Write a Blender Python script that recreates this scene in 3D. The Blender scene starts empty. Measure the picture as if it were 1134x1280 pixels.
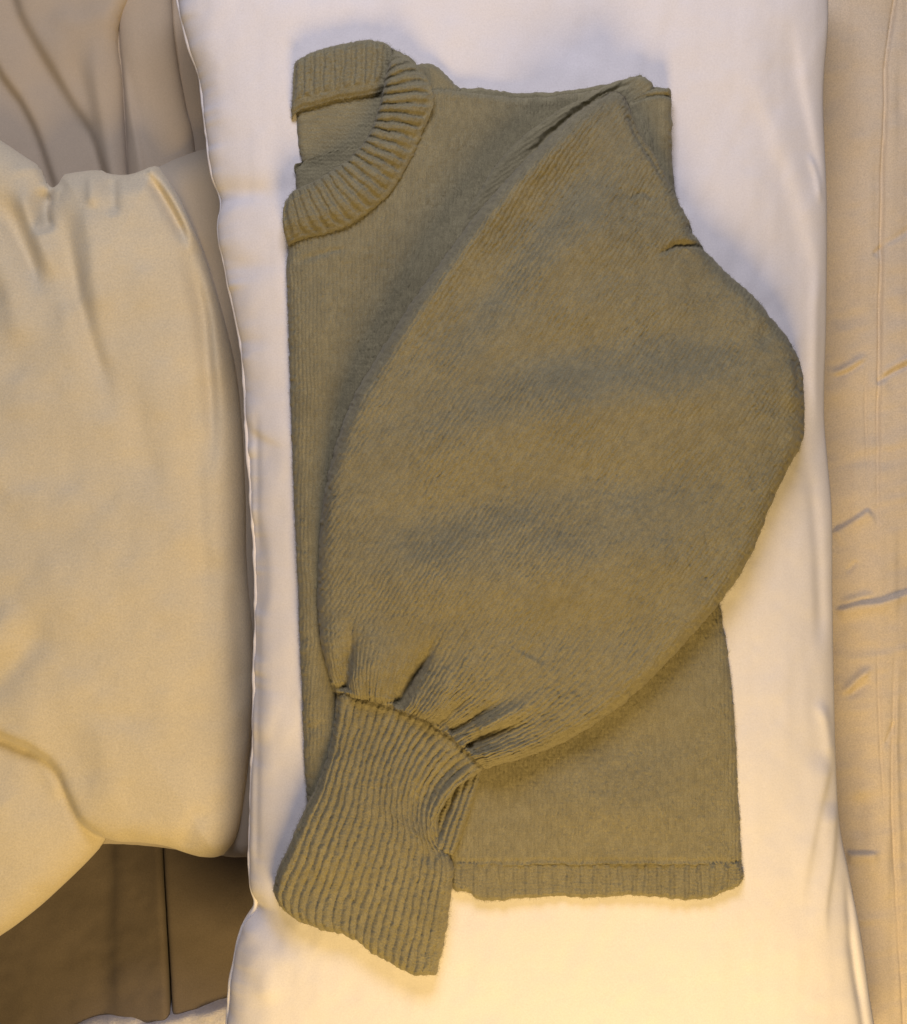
import bpy, math
import numpy as np
from mathutils import Vector

rng = np.random.default_rng(7)
S = 0.0005            # metres per photograph pixel on the reference plane
ZREF = 0.15           # reference plane: about the top of the pillow
CAM_H = 1.05          # camera height
CX, CY = 567.0, 640.0

scene = bpy.context.scene
# ------------------------------------------------------------------ camera
cam_d = bpy.data.cameras.new("camera")
cam = bpy.data.objects.new("camera", cam_d)
scene.collection.objects.link(cam)
cam.location = (0, 0, CAM_H)
cam_d.sensor_fit = 'VERTICAL'
cam_d.sensor_height = 24.0
cam_d.lens = 12.0 / (640 * S / (CAM_H - ZREF))
cam_d.clip_start = 0.01
cam_d.clip_end = 50
scene.camera = cam
# ------------------------------------------------------------------ world, lamps, exposure
w = bpy.data.worlds.new("World")
scene.world = w
w.use_nodes = True
w.node_tree.nodes["Background"].inputs[0].default_value = (0.60, 0.57, 0.58, 1)
w.node_tree.nodes["Background"].inputs[1].default_value = 0.09


def lamp(name, loc, target, energy, color, size, size_y=None):
    d = bpy.data.lights.new(name, 'AREA')
    d.energy = energy
    d.color = color
    d.shape = 'RECTANGLE' if size_y else 'DISK'
    d.size = size
    if size_y:
        d.size_y = size_y
    o = bpy.data.objects.new(name, d)
    scene.collection.objects.link(o)
    o.location = loc
    o.rotation_euler = (Vector(target) - Vector(loc)).to_track_quat('-Z', 'Y').to_euler()
    return o


lamp("bedside_lamp", (0.15, -0.78, 0.70), (0.02, -0.10, 0.12), 8.8, (1.0, 0.69, 0.27), 0.40)
lamp("cool_room_light", (-0.06, 0.9, 1.0), (0.0, 0.12, 0.12), 9.4, (0.88, 0.86, 1.0), 0.6, 0.4)

vs = scene.view_settings
vs.view_transform = 'Standard'
vs.look = 'None'
vs.exposure = 0.0
vs.gamma = 1.0

# ------------------------------------------------------------------ maths helpers


def wpos(P, Z, level):
    """photograph pixel -> world, laid out on the horizontal plane at height level (px units); Z in px units."""
    k = S * (CAM_H - np.asarray(level) * S) / (CAM_H - ZREF)
    out = np.empty(P.shape[:-1] + (3,))
    out[..., 0] = (P[..., 0] - CX) * k
    out[..., 1] = (CY - P[..., 1]) * k
    out[..., 2] = Z * S
    return out


def spline(pts, n, by=None):
    """Catmull-Rom through pts resampled to n points by arc length (or by x / y)."""
    p = np.asarray(pts, float)
    if len(p) == 2:
        t = np.linspace(0, 1, n)[:, None]
        return p[0] * (1 - t) + p[1] * t
    q = np.vstack([2 * p[0] - p[1], p, 2 * p[-1] - p[-2]])
    out = []
    m = 24
    t = np.linspace(0, 1, m, endpoint=False)[:, None]
    for i in range(len(p) - 1):
        a, b, c, d = q[i], q[i + 1], q[i + 2], q[i + 3]
        out.append(0.5 * ((2 * b) + (c - a) * t + (2 * a - 5 * b + 4 * c - d) * t ** 2 + (3 * b - a - 3 * c + d) * t ** 3))
    out.append(p[-1:])
    d = np.vstack(out)
    if by is None:
        L = np.concatenate([[0], np.cumsum(np.hypot(*np.diff(d, axis=0).T))])
    else:
        L = d[:, by] - d[0, by]
        L = np.maximum.accumulate(np.abs(L) + np.arange(len(L)) * 1e-6)
    s = np.linspace(0, L[-1], n)
    return np.stack([np.interp(s, L, d[:, 0]), np.interp(s, L, d[:, 1])], 1)


def coons(top, right, bottom, left, step, by_top=None, by_bottom=None, by_side=None):
    """four boundary curves (top, bottom go left to right; left, right go top to bottom)."""
    def ln(p):
        return np.sum(np.hypot(*np.diff(np.asarray(p, float), axis=0).T))
    mid = np.hypot(*(spline(left, 9) - spline(right, 9)).T).max()
    nu = int(max(ln(top), ln(bottom), mid) / step) + 2
    nv = int(max(ln(left), ln(right)) / step) + 2
    T, B = spline(top, nu, by_top), spline(bottom, nu, by_bottom)
    L, R = spline(left, nv, by_side), spline(right, nv, by_side)
    u = np.linspace(0, 1, nu)[None, :, None]
    v = np.linspace(0, 1, nv)[:, None, None]
    P = (1 - v) * T[None] + v * B[None] + (1 - u) * L[:, None] + u * R[:, None]
    P -= (1 - u) * (1 - v) * T[0] + u * (1 - v) * T[-1] + (1 - u) * v * B[0] + u * v * B[-1]
    U = np.broadcast_to(u[..., 0], P.shape[:2])
    V = np.broadcast_to(v[..., 0], P.shape[:2])
    return P, U, V


def dpoly(P, pts, n=None, smooth=True):
    """distance, signed side (+ on the right hand when walking, y down) and 0..1 position along a polyline."""
    pts = np.asarray(pts, float)
    if smooth:
        n = n or max(8, 3 * len(pts))
        pts = spline(pts, n)
    X, Y = P[..., 0].ravel(), P[..., 1].ravel()
    best = np.full(X.shape, 1e18)
    side = np.zeros_like(best)
    tt = np.zeros_like(best)
    m = len(pts) - 1
    for i in range(m):
        a, b = pts[i], pts[i + 1]
        ex, ey = b - a
        l2 = ex * ex + ey * ey + 1e-12
        t = np.clip(((X - a[0]) * ex + (Y - a[1]) * ey) / l2, 0, 1)
        dx, dy = X - a[0] - t * ex, Y - a[1] - t * ey
        d = dx * dx + dy * dy
        k = d < best
        best = np.where(k, d, best)
        side = np.where(k, np.sign(ex * dy - ey * dx), side)
        tt = np.where(k, (i + t) / m, tt)
    sh = P.shape[:-1]
    return np.sqrt(best).reshape(sh), side.reshape(sh), tt.reshape(sh)


def taper(t, a, b):
    f = np.ones_like(t)
    if a > 0:
        f = f * np.clip(t / a, 0, 1)
    if b > 0:
        f = f * np.clip((1 - t) / b, 0, 1)
    return f * f * (3 - 2 * f)


def ridge(P, pts, amp, wd, a=0.3, b=0.3):
    d, s, t = dpoly(P, pts)
    return amp * np.exp(-(d / wd) ** 2) * taper(t, a, b)


def lip(P, pts, amp, L, wd=2.0, a=0.3, b=0.3):
    """a fold edge: the right-hand side stands amp above the left and fades out over L."""
    d, s, t = dpoly(P, pts)
    sd = d * s
    return amp * (0.5 + 0.5 * np.tanh(sd / wd)) * np.exp(-(d / L) ** 2) * taper(t, a, b)


_tabs = {}


def vnoise(x, y, seed=0):
    """smooth value noise in -1..1."""
    if seed not in _tabs:
        _tabs[seed] = np.random.default_rng(1000 + seed).uniform(-1, 1, (256, 256))
    tb = _tabs[seed]
    xi, yi = np.floor(x).astype(int), np.floor(y).astype(int)
    fx, fy = x - xi, y - yi
    fx, fy = fx * fx * fx * (fx * (fx * 6 - 15) + 10), fy * fy * fy * (fy * (fy * 6 - 15) + 10)
    a, b = tb[xi & 255, yi & 255], tb[(xi + 1) & 255, yi & 255]
    c, d = tb[xi & 255, (yi + 1) & 255], tb[(xi + 1) & 255, (yi + 1) & 255]
    return (a * (1 - fx) + b * fx) * (1 - fy) + (c * (1 - fx) + d * fx) * fy


def fbm(P, scale, seed, octv=3):
    r = 0
    for k in range(octv):
        r = r + vnoise(P[..., 0] / scale * 2 ** k + 31.7 * k, P[..., 1] / scale * 2 ** k + 11.3 * k, seed + k) * 0.5 ** k
    return r


def rnd(d, R):
    """quarter-round profile: 0 at the edge, 1 from distance R inwards."""
    q = 1 - np.clip(d / R, 0, 1)
    return np.sqrt(np.maximum(0, 1 - q * q))


def sstep(x, a, b):
    f = np.clip((x - a) / (b - a), 0, 1)
    return f * f * (3 - 2 * f)


def knit(c, r, seed=0):
    """stockinette relief, about 0..1: V-shaped stitches in columns; c, r in stitches."""
    c = c + 0.10 * vnoise(c * 0.35, r * 0.3, 60 + seed) + 0.09 * vnoise(c * 1.1, r * 0.9, 61 + seed)
    r = r + 0.25 * vnoise(c * 0.3, r * 0.25, 62 + seed)
    f = c - np.floor(c)
    leg = np.abs(f - 0.5) * 2
    col = np.abs(np.sin(np.pi * f))
    row = 0.5 + 0.5 * np.cos(2 * np.pi * (r - 0.55 * leg))
    pit = sstep(vnoise(np.floor(c + 0.5) * 1.37 + 0.3, r * 1.15, 66 + seed), 0.2, 0.55) * (1 - col)
    return col * (0.78 + 0.22 * row) * (0.85 + 0.3 * vnoise(c * 0.9, r * 0.8, 63 + seed)) - 0.4 * pit


def yarn(c, r, seed=0):
    """heathered yarn: every stitch of the column has its own shade, -1..1."""
    c = c + 0.10 * vnoise(c * 0.35, r * 0.3, 60 + seed) + 0.09 * vnoise(c * 1.1, r * 0.9, 61 + seed)
    ci = np.floor(c).astype(int)
    f = c - ci
    rr = r * 0.55 - 0.3 * np.abs(f - 0.5) * 2 + (ci * 7 % 13) * 0.37
    ri = np.floor(rr).astype(int)
    tb = np.random.default_rng(500 + seed).uniform(-1, 1, (256, 256))
    g_ = rr - ri
    g_ = g_ * g_ * (3 - 2 * g_)
    v = tb[ci & 255, ri & 255] * (1 - g_) + tb[ci & 255, (ri + 1) & 255] * g_
    return v + 0.35 * vnoise(c * 0.3, r * 0.2, 64 + seed)


def purl(c, r):
    c = c + 0.3 * vnoise(c * 0.5, r * 0.5, 70)
    r = r + 0.3 * vnoise(c * 0.4, r * 0.4, 71)
    return (0.5 + 0.5 * np.cos(2 * np.pi * (r + 0.22 * np.cos(2 * np.pi * c)))) * (0.7 + 0.4 * vnoise(c, r, 72))


# ------------------------------------------------------------------ object helpers


def root(name, label, cat, loc=(0, 0, 0)):
    o = bpy.data.objects.new(name, None)
    scene.collection.objects.link(o)
    o.location = loc
    o.empty_display_size = 0.05
    o['label'] = label
    o['category'] = cat
    return o


def mesh_obj(name, verts, faces, mat, parent=None, label=None, kind=None, smooth=True):
    verts = np.asarray(verts, float).reshape(-1, 3)
    if parent is not None:
        base, p = np.zeros(3), parent
        while p is not None:
            base += np.array(p.location)
            p = p.parent
        verts = verts - base
    me = bpy.data.meshes.new(name)
    faces = np.asarray(faces, np.int32)
    k = faces.shape[1]
    me.vertices.add(len(verts))
    me.vertices.foreach_set("co", verts.ravel())
    me.loops.add(faces.size)
    me.loops.foreach_set("vertex_index", faces.ravel())
    me.polygons.add(len(faces))
    me.polygons.foreach_set("loop_start", np.arange(0, faces.size, k, dtype=np.int32))
    me.polygons.foreach_set("loop_total", np.full(len(faces), k, np.int32))
    me.polygons.foreach_set("use_smooth", np.full(len(faces), smooth, bool))
    me.update(calc_edges=True)
    me.validate()
    me.materials.append(mat)
    o = bpy.data.objects.new(name, me)
    scene.collection.objects.link(o)
    if parent is not None:
        o.parent = parent
    if label:
        o['label'] = label
    if kind:
        o['kind'] = kind
    return o


LOOPS = {}


def patch(name, P, Z, level, mat, parent=None, skirt=((1.0, 5.0), (8.0, 9.0)), heather=None, **kw):
    """cloth patch: the grid plus a rim that turns under it, as (inwards px, down px) rings."""
    if mat is M_WOOL:   # knitted edges and rows are never quite straight
        P = P + np.stack([0.75 * vnoise(P[..., 0] / 4.5, P[..., 1] / 4.5, 181) + 0.7 * vnoise(P[..., 0] / 14, P[..., 1] / 14, 183), 0.75 * vnoise(P[..., 0] / 4.5, P[..., 1] / 4.5, 182) + 0.7 * vnoise(P[..., 0] / 14, P[..., 1] / 14, 184)], -1)
    nv, nu = Z.shape
    W = wpos(P, Z, level)
    idx = np.arange(nv * nu).reshape(nv, nu)
    F = np.stack([idx[:-1, :-1], idx[1:, :-1], idx[1:, 1:], idx[:-1, 1:]], -1).reshape(-1, 4)
    loop = np.concatenate([idx[0, :-1], idx[:-1, -1], idx[-1, :0:-1], idx[:0:-1, 0]])
    BP, BZ = P.reshape(-1, 2)[loop], Z.ravel()[loop]
    BLv = level.ravel()[loop] if isinstance(level, np.ndarray) else level
    tg = np.roll(BP, -3, 0) - np.roll(BP, 3, 0)
    tg /= np.linalg.norm(tg, axis=1)[:, None] + 1e-9
    nrm = np.stack([-tg[:, 1], tg[:, 0]], 1)
    area = np.sum(BP[:, 0] * np.roll(BP[:, 1], -1) - np.roll(BP[:, 0], -1) * BP[:, 1])
    if area < 0:
        nrm = -nrm
    for _ in range(6):
        nrm = (nrm + np.roll(nrm, 1, 0) + np.roll(nrm, -1, 0)) / 3
    LOOPS[name] = LOOPS.get(name, []) + [(W.reshape(-1, 3)[loop], -np.stack([nrm[:, 0], -nrm[:, 1], 0 * nrm[:, 0]], 1))]
    verts, faces = [W.reshape(-1, 3)], [F]
    prev, cnt, n = loop, nv * nu, len(loop)
    for inw, dn in skirt:
        verts.append(wpos(BP + nrm * inw, BZ - dn, BLv))
        cur = cnt + np.arange(n)
        cnt += n
        faces.append(np.stack([prev, np.roll(prev, -1), np.roll(cur, -1), cur], -1))
        prev = cur
    o = mesh_obj(name, np.vstack(verts), np.vstack(faces), mat, parent, **kw)
    if heather is not None:
        at = o.data.attributes.new("heather", 'FLOAT', 'POINT')
        h = np.zeros(cnt)
        h[:nv * nu] = heather.ravel()
        at.data.foreach_set("value", h)
    return o


def tube(name, C3, rad, mat, parent=None, k=8, **kw):
    C3 = np.asarray(C3, float)
    n = len(C3)
    t = np.gradient(C3, axis=0)
    t /= np.linalg.norm(t, axis=1)[:, None] + 1e-12
    a = np.cross(t, np.array([0, 0, 1.0]))
    a /= np.linalg.norm(a, axis=1)[:, None] + 1e-9
    b = np.cross(t, a)
    rad = np.broadcast_to(np.asarray(rad, float), (n,))
    th = np.arange(k) * 2 * np.pi / k
    V = C3[:, None] + rad[:, None, None] * (np.cos(th)[None, :, None] * a[:, None] + np.sin(th)[None, :, None] * b[:, None])
    idx = np.arange(n * k).reshape(n, k)
    j = np.roll(idx, -1, 1)
    F = np.stack([idx[:-1], j[:-1], j[1:], idx[1:]], -1).reshape(-1, 4)
    return mesh_obj(name, V.reshape(-1, 3), F, mat, parent, **kw)


def fibres(name, pts, nrms, mat, parent, lmin, lmax, up, wd=0.00007):
    """loose fibre ends standing off a cloth: bent ribbons of two quads."""
    n = len(pts)
    d = rng.normal(size=(n, 3))
    d /= np.linalg.norm(d, axis=1)[:, None]
    d = d - nrms * np.sum(d * nrms, 1)[:, None]
    d /= np.linalg.norm(d, axis=1)[:, None] + 1e-9
    ln = rng.uniform(lmin, lmax, n)[:, None]
    u = rng.uniform(0.3, 1.0, n)[:, None] * up
    bend = rng.normal(size=(n, 3)) * 0.35
    p0 = pts
    p1 = p0 + ln * 0.5 * (d + nrms * u)
    p2 = p1 + ln * 0.5 * (d + bend + nrms * u * 0.3)
    sd = np.cross(d, nrms) * wd * 0.5
    V = np.stack([p0 - sd, p0 + sd, p1 - sd, p1 + sd, p2 - sd * 0.3, p2 + sd * 0.3], 1).reshape(-1, 3)
    o = np.arange(n)[:, None] * 6
    F = np.concatenate([o + np.array([0, 1, 3, 2]), o + np.array([2, 3, 5, 4])], 0)
    return mesh_obj(name, V, F, mat, parent, kind='stuff')


def surf_samples(o, n, keep=None):
    me = o.data
    co = np.empty(len(me.vertices) * 3)
    me.vertices.foreach_get("co", co)
    no = np.empty(len(me.vertices) * 3)
    me.vertices.foreach_get("normal", no)
    co, no = co.reshape(-1, 3), no.reshape(-1, 3)
    base, p = np.zeros(3), o.parent
    while p is not None:
        base += np.array(p.location)
        p = p.parent
    i = rng.integers(0, len(co), n)
    return co[i] + base, no[i]


# ------------------------------------------------------------------ materials


def cloth(name, col, var=0.08, vscale=6.0, weave=900.0, wstr=0.15, wdist=0.0004, sheen=0.1, rough=0.9, col2=None, grain=60.0, fine=0.06, heather=0.0):
    m = bpy.data.materials.new(name)
    m.use_nodes = True
    nt = m.node_tree
    N, Lk = nt.nodes, nt.links
    b = N["Principled BSDF"]
    b.inputs["Roughness"].default_value = rough
    b.inputs["Specular IOR Level"].default_value = 0.15
    b.inputs["Sheen Weight"].default_value = sheen
    b.inputs["Sheen Roughness"].default_value = 0.6
    tc = N.new("ShaderNodeTexCoord")
    n1 = N.new("ShaderNodeTexNoise")
    n1.inputs["Scale"].default_value = vscale
    n1.inputs["Detail"].default_value = 5
    Lk.new(tc.outputs["Object"], n1.inputs["Vector"])
    n2 = N.new("ShaderNodeTexNoise")
    n2.inputs["Scale"].default_value = weave
    n2.inputs["Detail"].default_value = 3
    Lk.new(tc.outputs["Object"], n2.inputs["Vector"])
    c2 = col2 or tuple(c * (1 - 2 * var) for c in col)
    mx = N.new("ShaderNodeMix")
    mx.data_type = 'RGBA'
    mx.inputs["A"].default_value = (*col, 1)
    mx.inputs["B"].default_value = (*c2, 1)
    rp = N.new("ShaderNodeMapRange")
    rp.inputs["From Min"].default_value = 0.3
    rp.inputs["From Max"].default_value = 0.7
    Lk.new(n1.outputs["Fac"], rp.inputs["Value"])
    Lk.new(rp.outputs["Result"], mx.inputs["Factor"])
    hv = N.new("ShaderNodeMapRange")
    hv.inputs["From Min"].default_value = 0.25
    hv.inputs["From Max"].default_value = 0.75
    hv.inputs["To Min"].default_value = 1 - fine * 2
    hv.inputs["To Max"].default_value = 1 + fine * 2
    Lk.new(n2.outputs["Fac"], hv.inputs["Value"])
    ml = N.new("ShaderNodeMix")
    ml.data_type = 'RGBA'
    ml.blend_type = 'MULTIPLY'
    ml.inputs["Factor"].default_value = 1.0
    Lk.new(mx.outputs["Result"], ml.inputs["A"])
    Lk.new(hv.outputs["Result"], ml.inputs["B"])
    out = ml.outputs["Result"]
    if heather:
        at = N.new("ShaderNodeAttribute")
        at.attribute_name = "heather"
        ma = N.new("ShaderNodeMath")
        ma.operation = 'MULTIPLY_ADD'
        ma.inputs[1].default_value = heather
        ma.inputs[2].default_value = 1.0
        Lk.new(at.outputs["Fac"], ma.inputs[0])
        m2 = N.new("ShaderNodeMix")
        m2.data_type = 'RGBA'
        m2.blend_type = 'MULTIPLY'
        m2.inputs["Factor"].default_value = 1.0
        Lk.new(out, m2.inputs["A"])
        Lk.new(ma.outputs[0], m2.inputs["B"])
        out = m2.outputs["Result"]
    Lk.new(out, b.inputs["Base Color"])
    n3 = N.new("ShaderNodeTexNoise")
    n3.inputs["Scale"].default_value = grain
    n3.inputs["Detail"].default_value = 4
    Lk.new(tc.outputs["Object"], n3.inputs["Vector"])
    ad = N.new("ShaderNodeMath")
    ad.operation = 'ADD'
    Lk.new(n2.outputs["Fac"], ad.inputs[0])
    Lk.new(n3.outputs["Fac"], ad.inputs[1])
    bp = N.new("ShaderNodeBump")
    bp.inputs["Strength"].default_value = wstr
    bp.inputs["Distance"].default_value = wdist
    Lk.new(ad.outputs[0], bp.inputs["Height"])
    Lk.new(bp.outputs["Normal"], b.inputs["Normal"])
    return m


M_WOOL = cloth("olive_wool", (0.257, 0.229, 0.138), var=0.06, vscale=22, weave=1300, wstr=0.3, wdist=0.0002, sheen=0.12, rough=1.0, grain=900, fine=0.12, heather=0.09)
M_FUZZ = cloth("olive_wool_fibre", (0.32, 0.285, 0.18), var=0.05, vscale=40, wstr=0.0, sheen=0.2, rough=1.0)
M_WHITE = cloth("white_cotton", (0.83, 0.79, 0.78), var=0.012, vscale=9, weave=1000, wstr=0.16, wdist=0.0004, sheen=0.05, rough=0.8, fine=0.028, grain=60)
M_BEIGE = cloth("beige_plush", (0.66, 0.58, 0.42), var=0.04, vscale=16, weave=800, wstr=0.45, wdist=0.0005, sheen=0.25, fine=0.055, grain=120)
M_BEIGE2 = cloth("beige_plush_shaded", (0.47, 0.41, 0.32), var=0.04, vscale=16, weave=1300, wstr=0.2, wdist=0.0004, sheen=0.2, fine=0.04, grain=120)  # same plush, with the shade on the reverse side painted in as darker beige
M_SPREAD = cloth("beige_bedspread_cotton", (0.63, 0.54, 0.42), var=0.04, vscale=14, weave=1000, wstr=0.3, wdist=0.0004, sheen=0.1, fine=0.07, grain=70)
M_SOFA = cloth("tan_slipcover", (0.48, 0.40, 0.30), var=0.05, vscale=10, weave=1000, wstr=0.25, wdist=0.0003, sheen=0.12, fine=0.03, grain=50)
M_DARK = cloth("brown_upholstery_shaded", (0.178, 0.145, 0.118), var=0.08, vscale=14, weave=1000, wstr=0.3, wdist=0.0004, sheen=0.05, fine=0.06, grain=50)  # brown cloth, base colour darkened to stand for deep shade in the gap
M_THROW = cloth("white_fleece", (0.72, 0.68, 0.68), var=0.04, vscale=30, weave=700, wstr=0.5, wdist=0.001, sheen=0.3, fine=0.05, grain=200)
M_BASE = cloth("mattress_cotton", (0.32, 0.26, 0.2), var=0.05, vscale=8)

# ------------------------------------------------------------------ setting: what everything lies on
g = np.array([[-3, -3, -0.152], [3, -3, -0.152], [3, 3, -0.152], [-3, 3, -0.152]], float)
base = mesh_obj("floor", g, [[0, 1, 2, 3]], M_BASE, kind='structure', label="dim brown floor below the sofa and bed")

# ------------------------------------------------------------------ white pillow
PL = [(205, -90), (222, 10), (232, 50), (246, 95), (255, 160), (262, 215), (273, 250), (270, 290), (282, 350), (297, 420), (303, 480), (306, 545),
      (310, 610), (316, 690), (317, 770), (315, 870), (313, 950), (310, 1040), (310, 1105), (316, 1135), (300, 1165), (288, 1215), (281, 1290), (276, 1370)]
PR = [(1038, -90), (1037, 20), (1036, 120), (1036, 250), (1036, 400), (1037, 520), (1041, 640), (1046, 760), (1048, 860), (1046, 950),
      (1056, 1030), (1066, 1100), (1080, 1180), (1096, 1260), (1112, 1370)]
PR = [(x_ + 3.0 * math.sin(i_ * 2.3), y_) for i_, (x_, y_) in enumerate(PR)]
PLs, PRs = spline(PL, 500), spline(PR, 500)
Z0 = 280.0
SEAM = 220.0


def zpillow(P, detail=False):
    """height of the pillow's upper cloth, px units."""
    x, y = P[..., 0], P[..., 1]
    xl = np.interp(y, PLs[:, 1], PLs[:, 0])
    xr = np.interp(y, PRs[:, 1], PRs[:, 0])
    if detail:
        ws = 26.0
        xls = xl
    else:
        k = np.ones(61) / 61
        xls = np.interp(y, PLs[30:-30, 1], np.convolve(PLs[:, 0], k, 'valid'))
    dl = np.maximum(x - xls, 0)
    dr = np.maximum(xr - x, 0)
    z = SEAM + 42 * rnd(dl, 75) * rnd(dr, 120) + 18 * (1 - np.exp(-np.minimum(dl, dr) / 160))
    return z


P, U, V = coons([PL[0], PR[0]], PR, [PL[-1], PR[-1]], PL, 2.5, by_side=1)
Z = zpillow(P, True)
em = rnd(np.minimum(U, 1 - U), 0.1)
Z += 2.6 * fbm(P, 140, 3, 3) * em
Z += 0.45 * fbm(P, 26, 131, 2) * em
dle, _, _ = dpoly(P, PL, 70)
Z += (4.2 * vnoise(P[..., 1] / 16, P[..., 0] / 40, 171) + 1.6 * vnoise(P[..., 1] / 7, P[..., 0] / 30, 172)) * np.exp(-dle / 13.0)
Z += 0 + 0.4 * vnoise(P[..., 0] / 13, P[..., 1] / 110, 133) + 0.55 * vnoise((P[..., 0] + 0.5 * P[..., 1]) / 22, P[..., 1] / 130, 134)
# pulled-in puckers along the left seam
for (y0, ln, am, wd) in [(243, 130, -9, 10), (262, 60, 4, 10), (336, 110, -6, 11), (300, 60, 4, 12), (424, 60, -5, 10), (480, 70, -6, 16), (120, 70, -4, 14), (60, 80, 4, 18)]:
    x0 = np.interp(y0, PLs[:, 1], PLs[:, 0])
    Z += ridge(P, [(x0 - 4, y0), (x0 + ln * 0.5, y0 + 2), (x0 + ln, y0 - 6)], am * 0.6, wd * 1.3, 0.0, 0.9)
Z += lip(P, [(298, 520), (330, 548), (372, 563)], -5, 60, 4, 0.1, 0.6)
Z += ridge(P, [(352, 860), (335, 905), (318, 925)], 3, 14)
Z += ridge(P, [(322, 500), (322, 700), (322, 900), (322, 1100)], -3, 5, 0.1, 0.1)
Z += ridge(P, [(322, 640), (330, 720), (322, 800)], -4, 8)
Z += ridge(P, [(318, 1135), (345, 1160), (390, 1190)], -9, 16, 0.0, 0.7)
Z += ridge(P, [(303, 1180), (330, 1210), (345, 1250)], 4, 18)
Z += ridge(P, [(262, 40), (275, 110), (285, 180)], 3, 16)
# long soft folds down the right side
Z += lip(P, [(915, 80), (955, 170), (990, 250), (1012, 330), (1022, 400)], 7, 55, 10, 0.3, 0.3) * -1
Z += lip(P, [(985, 20), (1000, 110), (1022, 210), (1030, 270)], -6, 40, 6, 0.3, 0.3)
Z += ridge(P, [(1008, 190), (1020, 225), (1024, 260)], 3, 5)
Z += ridge(P, [(1008, 560), (1020, 700), (1026, 830)], -4, 9)
Z += ridge(P, [(1022, 300), (1016, 420), (1018, 560)], 3, 8)
Z += lip(P, [(1044, 940), (1022, 1010), (1006, 1080), (1000, 1150)], 6, 26, 5, 0.15, 0.5)
Z += lip(P, [(1049, 1000), (1040, 1070), (1030, 1130), (1030, 1180)], 7, 22, 4, 0.15, 0.4)
Z += ridge(P, [(1012, 870), (1030, 900), (1040, 960)], 4, 8)
Z += ridge(P, [(1058, 1080), (1064, 1180), (1080, 1290)], -5, 6, 0.3, 0.0)
Z += ridge(P, [(1056, 1150), (1068, 1215), (1080, 1270)], -3, 8, 0.3, 0.3)
Z += ridge(P, [(560, 30), (680, 60), (820, 40)], -3, 36) + ridge(P, [(300, 20), (420, 18), (520, 30)], 3, 30)
pillow = root("white_pillow", "plump white cotton pillow lying under the folded olive sweater", "pillow", (0.03, 0, 0))
ZPIL = Z
patch("pillowcase", P, Z, 236, M_WHITE, pillow, skirt=((1, 6), (-2, 14), (0, 60), (10, 110), (40, 160), (90, 188)))
# the stitched edge seam on the left, a narrow rolled lip
yy = np.linspace(-80, 1360, 900)
xx = np.interp(yy, PLs[:, 1], PLs[:, 0])
wob = 1.0 * vnoise(yy / 30, yy * 0, 5) + 0.35 * vnoise(yy / 9, yy * 0 + 3, 6)
Ps = np.stack([xx + 1.5 + wob, yy], 1)
tube("edge_seam", wpos(Ps, SEAM + 3.5 + 1.2 * vnoise(yy / 40, yy * 0, 8), 236), S * (2.8 + 0.4 * vnoise(yy / 25, yy * 0, 9)), M_WHITE, pillow, 10)

# ------------------------------------------------------------------ bedspread on the right
P, U, V = coons([(900, -110), (1260, -110)], [(1260, -110), (1260, 1390)], [(900, 1390), (1260, 1390)], [(900, -110), (900, 1390)], 1.7)
Z = 60 + 4 * fbm(P, 90, 21, 3) + 0.9 * fbm(P, 22, 25, 2) + 26 * sstep(P[..., 0], 1030, 1110) - 0.02 * (P[..., 0] - 1100)
SEAM1 = [(1124, -40), (1118, 10), (1110, 60), (1107, 84), (1107, 130), (1104, 200), (1103, 300), (1101, 400), (1100, 480), (1099, 560), (1097, 640), (1097, 700), (1096, 770)]
Z += ridge(P, SEAM1, -8, 2.0, 0.0, 0.5) + lip(P, SEAM1, -4, 14, 1.2, 0.0, 0.35)
Z += ridge(P, [(1083, 440), (1085, 540), (1087, 622)], -3, 1.8) + ridge(P, [(1096, 770), (1098, 870), (1102, 960), (1108, 1060)], -3.2, 2)
Z += ridge(P, [(1118, 790), (1116, 900), (1114, 1000), (1120, 1120), (1130, 1300)], -3.6, 2, 0.2, 0.0) + ridge(P, [(1122, 800), (1119, 940), (1125, 1120)], 3, 4)
Z += ridge(P, [(1040, 468), (1062, 458), (1086, 442)], 4, 4.5) + ridge(P, [(1042, 472), (1064, 464), (1088, 447)], -2.5, 3)
Z += ridge(P, [(1097, 480), (1112, 468), (1145, 452)], -4, 3.2, 0.1, 0.1) + ridge(P, [(1100, 472), (1112, 460), (1145, 444)], 3, 4)
Z += lip(P, [(1040, 668), (1062, 654), (1088, 634)], 7, 14, 1.6, 0.2, 0.15)
Z += lip(P, [(1046, 764), (1072, 754), (1097, 751), (1112, 746), (1150, 734)], 9, 15, 2, 0.1, 0.1)
Z += ridge(P, [(1050, 757), (1074, 747), (1096, 742)], 4, 5)
Z += ridge(P, [(1052, 872), (1070, 852), (1090, 832)], 6, 5) + ridge(P, [(1060, 876), (1076, 862), (1092, 850)], -3, 4)
Z += lip(P, [(1060, 1068), (1078, 1066), (1102, 1062)], 8, 14, 1.6, 0.1, 0.5)
Z += ridge(P, [(1080, 985), (1076, 1030), (1074, 1060)], -5, 10) + ridge(P, [(1104, 935), (1112, 915), (1118, 900)], -3, 3)
Z += ridge(P, [(1074, 700), (1066, 710), (1060, 718)], -2.5, 3) + ridge(P, [(1103, 306), (1120, 298), (1145, 280)], -2.4, 4, 0.1, 0.1)
Z += lip(P, [(1090, 318), (1100, 308), (1106, 302)], -4, 8, 1.4)
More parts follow.
